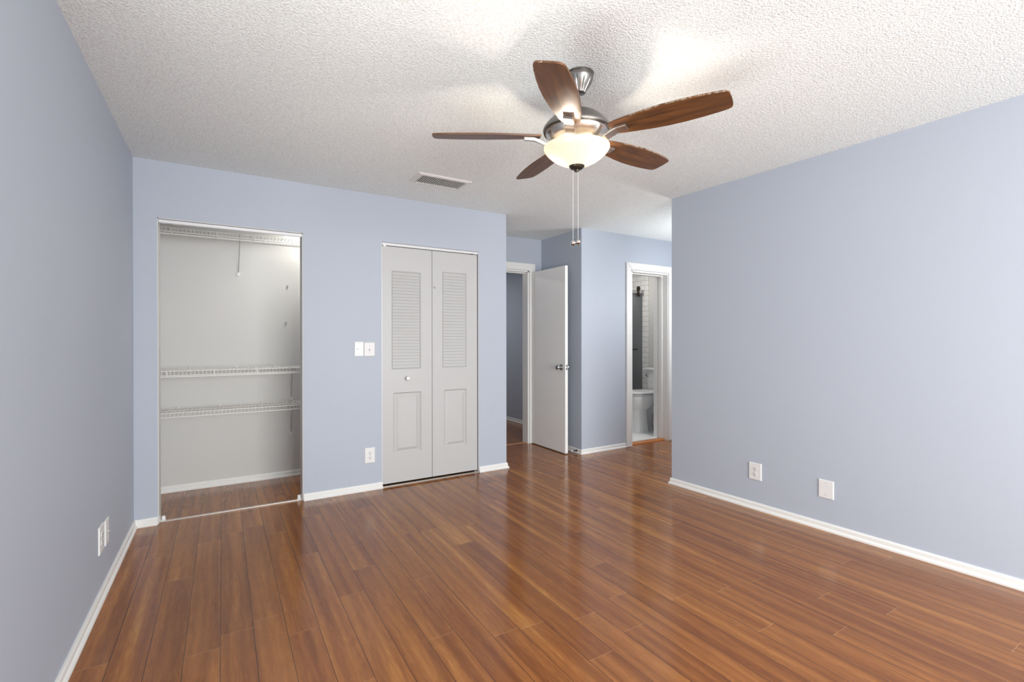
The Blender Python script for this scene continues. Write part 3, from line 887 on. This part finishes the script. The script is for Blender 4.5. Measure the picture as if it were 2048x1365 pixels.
WPTS = [(0.165, 0.034), (0.175, 0.040), (0.20, 0.047), (0.26, 0.057), (0.33, 0.066), (0.40, 0.0715), (0.47, 0.072), (0.54, 0.068), (0.60, 0.0615), (0.632, 0.056), (0.645, 0.049), (0.650, 0.038), (0.652, 0.020), (0.6525, 0.0)]
def make_blade(name, angle, pitch):
    mtx = BASE @ Matrix.Rotation(angle, 4, 'Z') @ Matrix.Rotation(pitch, 4, 'X')
    bm = bmesh.new()
    lay = bm.verts.layers.float.new('edge')
    NV = 9
    top, bot = [], []
    for z, dst in ((0.0035, top), (-0.0035, bot)):
        for u, wd in WPTS[:-1]:
            rowv = []
            for k in range(NV):
                v = -1 + 2 * k / (NV - 1)
                q = bm.verts.new((u + 0.0 * v, v * wd, z))
                rowv.append(q)
                # chipped band on the trailing side and round the tip
                e = (-v if 0.22 < u < 0.66 else 0.0)
                e = max(e, 0.9 if u > 0.646 else 0.0)
                q[lay] = max(0.0, e)
            dst.append(rowv)
    for rows, flip in ((top, False), (bot, True)):
        for a, b in zip(rows, rows[1:]):
            for k in range(NV - 1):
                fc = (a[k], b[k], b[k + 1], a[k + 1])
                bm.faces.new(fc[::-1] if flip else fc)
    n = len(top)
    for i in range(n - 1):
        for k in (0, NV - 1):
            bm.faces.new((top[i][k], top[i + 1][k], bot[i + 1][k], bot[i][k]))
    for i in (0, n - 1):
        for k in range(NV - 1):
            bm.faces.new((top[i][k], top[i][k + 1], bot[i][k + 1], bot[i][k]))
    bmesh.ops.recalc_face_normals(bm, faces=bm.faces)
    o = obj(name, bm, M_blade, fan, True)
    o.matrix_local = mtx
    # blade iron: thick flat bar rising from the flywheel to the blade
    bm = bmesh.new()
    path = [(0.088, -0.040, 0.020), (0.115, -0.041, 0.021), (0.145, -0.034, 0.021), (0.170, -0.022, 0.021), (0.195, -0.0125, 0.021), (0.240, -0.0105, 0.021)]
    th = 0.0065
    rings = []
    for i, (u, z, hw) in enumerate(path):
        rings.append([(u, -hw, z - th), (u, hw, z - th), (u, hw, z + th), (u, -hw, z + th)])
    loft(bm, rings)
    bmesh.ops.bevel(bm, geom=[e for e in bm.edges if e.calc_length() > 0.02], offset=0.0018, segments=2, affect='EDGES')
    ir = obj('blade_iron', bm, M_nickel_lt, o, False)
    return o
PH = math.radians(4.935)
for k, a in enumerate((-142, -70, 2, 74, 146)):
    make_blade('blade', math.radians(a) + PH, math.radians(-12))

# light kit
bm = bmesh.new()
lathe(bm, [(0.149, -0.046), (0.1495, -0.053), (0.146, -0.062), (0.137, -0.074), (0.121, -0.089), (0.098, -0.106), (0.070, -0.121), (0.040, -0.131), (0.0, -0.136)], 64, cap=False)
bowl = fobj('glass_bowl', bm, M_bowl)
bm = bmesh.new(); lathe(bm, [(0.0, -0.036), (0.050, -0.036), (0.050, -0.050), (0.030, -0.056), (0.0, -0.056)], 32)
fobj('lamp_holder', bm, M_nickel_lt)
vdir = Vector((FC.x, FC.y, 0)).normalized(); side = Vector((vdir.y, -vdir.x, 0))
for s in (-1, 1):
    bm = bmesh.new()
    lathe(bm, [(0.0, -0.022), (0.009, -0.020), (0.015, -0.012), (0.0165, -0.003), (0.014, 0.008), (0.009, 0.018), (0.008, 0.030), (0.0, 0.030)], 20,
          Matrix.Translation(side * (0.068 * s) + Vector((0, 0, -0.086))))
    fobj('light_bulb', bm, M_bulb)
bm = bmesh.new(); lathe(bm, [(0.0, -0.158), (0.010, -0.157), (0.012, -0.150), (0.024, -0.147), (0.033, -0.139), (0.036, -0.131), (0.034, -0.128), (0.0, -0.128)], 32)
fobj('finial', bm, M_bronze)
for s, zb, off in ((-1, -0.482, 0.004), (1, -0.478, 0.0)):
    c = side * (0.0112 * s - 0.005)
    bm = bmesh.new()
    z = -0.148
    while z > zb + 0.012:
        t = bmesh.new(); bmesh.ops.create_icosphere(t, subdivisions=1, radius=0.0011)
        merge(bm, t, Matrix.Translation((c.x, c.y, z)))
        z -= 0.0030
    tube(bm, [(c.x, c.y, -0.148), (c.x, c.y, zb + 0.01)], 0.0005, 6)
    pc = obj('pull_chain', bm, M_plastic, fan, True)
    pc.matrix_local = Matrix.Translation(FC - Vector((1.388, 1.699, H)))
    bm = bmesh.new()
    lathe(bm, [(0.0, 0.014), (0.003, 0.014), (0.004, 0.011), (0.010, 0.008), (0.0138, 0.0), (0.0125, -0.006), (0.007, -0.0115), (0.0, -0.0138)], 20, Matrix.Translation((c.x, c.y, zb)))
    obj('pull_ball', bm, M_chrome, pc, True)

# ------------------------------------------------------------------ bathroom
TY0 = 4.62
tl = thing('toilet', 'white porcelain toilet seen through the bathroom doorway', 'toilet', (4.95, TY0, 0.012))
def oval(x0, x1, hw, z, n=40, p=2.3):
    cx, a = (x0 + x1) / 2, (x1 - x0) / 2
    out = []
    for k in range(n):
        th = 2 * PI * k / n
        c, s = math.cos(th), math.sin(th)
        out.append((cx - 4.95 + a * math.copysign(abs(c) ** (2 / p), c), hw * math.copysign(abs(s) ** (2 / p), s), z))
    return out
bm = bmesh.new()
loft(bm, [oval(4.655, 4.915, 0.130, 0.0, p=2.5), oval(4.662, 4.91, 0.125, 0.02, p=2.5), oval(4.672, 4.89, 0.116, 0.14, p=2.4), oval(4.674, 4.885, 0.113, 0.285, p=2.4),
          oval(4.668, 4.90, 0.120, 0.297, p=2.3), oval(4.645, 4.96, 0.145, 0.325), oval(4.622, 5.00, 0.165, 0.365), oval(4.605, 5.05, 0.181, 0.42), oval(4.596, 5.09, 0.189, 0.470), oval(4.60, 5.09, 0.187, 0.482)])
def slab(x, hw, z0, z1):
    return [(x - 4.95, -hw, z0), (x - 4.95, hw, z0), (x - 4.95, hw, z1), (x - 4.95, -hw, z1)]
loft(bm, [slab(4.84, 0.07, 0.0, 0.33), slab(4.96, 0.045, 0.0, 0.36), slab(5.08, 0.06, 0.0, 0.44), slab(5.18, 0.10, 0.0, 0.468), slab(5.26, 0.10, 0.0, 0.468)])
obj('bowl', bm, M_porcelain, tl, True)
bm = bmesh.new()
loft(bm, [oval(4.588, 5.07, 0.190, 0.485), oval(4.582, 5.07, 0.194, 0.490), oval(4.582, 5.07, 0.194, 0.500), oval(4.588, 5.07, 0.190, 0.504)])
obj('seat', bm, M_plastic, tl, True)
bm = bmesh.new()
loft(bm, [oval(4.588, 5.08, 0.190, 0.508), oval(4.580, 5.08, 0.195, 0.513), oval(4.581, 5.08, 0.194, 0.522), oval(4.60, 5.07, 0.180, 0.530), oval(4.68, 5.04, 0.12, 0.534)])
obj('lid', bm, M_plastic, tl, True)
bm = bmesh.new()
def trr(x0, x1, hw, z, r=0.03):
    out = []
    for cx, cy, a0 in ((x1 - r, hw - r, 0), (x0 + r, hw - r, PI / 2), (x0 + r, -hw + r, PI), (x1 - r, -hw + r, 1.5 * PI)):
        for k in range(6):
            a = a0 + PI / 2 * k / 5
            out.append((cx + r * math.cos(a), cy + r * math.sin(a), z))
    return out
loft(bm, [trr(0.185, 0.330, 0.140, 0.465), trr(0.170, 0.333, 0.158, 0.480), trr(0.150, 0.335, 0.185, 0.795)])
tk = obj('tank', bm, M_porcelain, tl, True)
bm = bmesh.new(); box(bm, 0.128, 0.336, -0.200, 0.200, 0.795, 0.828, 0.010)
obj('tank_lid', bm, M_porcelain, tl, True)
bm = bmesh.new()
lathe(bm, [(0.0, 0.0), (0.013, 0.0), (0.012, 0.010), (0.006, 0.014), (0.006, 0.024), (0.0, 0.024)], 18, Matrix.Translation((0.146, 0.150, 0.728)) @ Matrix.Rotation(-PI / 2, 4, 'Y'))
tube(bm, [(0.126, 0.150, 0.728), (0.118, 0.135, 0.722), (0.116, 0.105, 0.712), (0.116, 0.090, 0.708)], 0.006, 8)
obj('flush_lever', bm, M_chrome, tk, True)

# crumpled grey plastic bag on the floor by the toilet
rnd = random.Random(3)
bm = bmesh.new()
bmesh.ops.create_icosphere(bm, subdivisions=4, radius=1.0)
from mathutils import noise as mnoise
for v in bm.verts:
    c = v.co.copy()
    k = 1 + 0.22 * mnoise.noise(c * 2.1) + 0.14 * mnoise.noise(c * 5.3 + Vector((3, 1, 7)))
    prof = 1.0 - 0.35 * max(0, c.z)
    v.co = Vector((c.x * 0.062 * k * prof, c.y * 0.050 * k * prof, max(0.0, (c.z * k + 0.92)) * 0.150))
tag(obj('plastic_bag', bm, M_bag, loc=(4.985, 4.500, 0.012)), 'crumpled grey plastic bag on the floor beside the toilet', 'bag')

tb = thing('bathtub', 'white bathtub behind the sliding shower glass', 'bathtub', (4.58, 5.43, 0.012))
bm = bmesh.new()
def rr(x0, x1, y0, y1, z, r=0.06, n=6):
    out = []
    for cx, cy, a0 in ((x1 - r, y1 - r, 0), (x0 + r, y1 - r, PI / 2), (x0 + r, y0 + r, PI), (x1 - r, y0 + r, 1.5 * PI)):
        for k in range(n + 1):
            a = a0 + PI / 2 * k / n
            out.append((cx + r * math.cos(a), cy + r * math.sin(a), z))
    return out
loft(bm, [rr(-0.695, 0.70, -0.40, 0.43, 0.0, 0.01), rr(-0.695, 0.70, -0.40, 0.43, 0.42, 0.01), rr(-0.69, 0.695, -0.395, 0.425, 0.43, 0.02),
          rr(-0.63, 0.63, -0.33, 0.37, 0.43, 0.10), rr(-0.60, 0.60, -0.30, 0.34, 0.38, 0.12), rr(-0.52, 0.52, -0.22, 0.26, 0.10, 0.14)])
obj('basin', bm, M_porcelain, tb, True)

sd = thing('shower_door', 'sliding shower door, glass greyed for the unlit shower, with black rollers', 'shower door', (4.95, 5.02, 0.455))
obj('glass_panel', boxes([(-0.85, 0.322, 0.0, 0.008, 0.0, 1.455)]), M_sglass, sd)
bm = bmesh.new(); box(bm, -1.06, 0.338, -0.018, -0.006, 1.455, 1.502, 0.002); box(bm, 0.300, 0.338, -0.024, 0.0, 1.455, 1.510, 0.003)
obj('top_rail', bm, M_chrome, sd)
bm = bmesh.new()
for z, r in ((1.522, 0.036), (1.436, 0.032)):
    lathe(bm, [(0.0, 0.0), (r, 0.0), (r, 0.010), (r * 0.8, 0.014), (r * 0.4, 0.014), (r * 0.35, 0.010), (0.0, 0.010)], 24, Matrix.Translation((0.225, -0.018, z)) @ Matrix.Rotation(PI / 2, 4, 'X'))
box(bm, 0.213, 0.237, -0.030, -0.018, 1.440, 1.518, 0.002)
obj('roller', bm, M_bronze, sd, True)
bm = bmesh.new()
tube(bm, [(-0.30, -0.050, 0.640), (0.165, -0.050, 0.640)], 0.012, 12)
for x in (-0.22, 0.125):
    tube(bm, [(x, -0.050, 0.640), (x, 0.0, 0.640)], 0.008, 10)
obj('towel_bar', bm, M_bronze, sd, True)
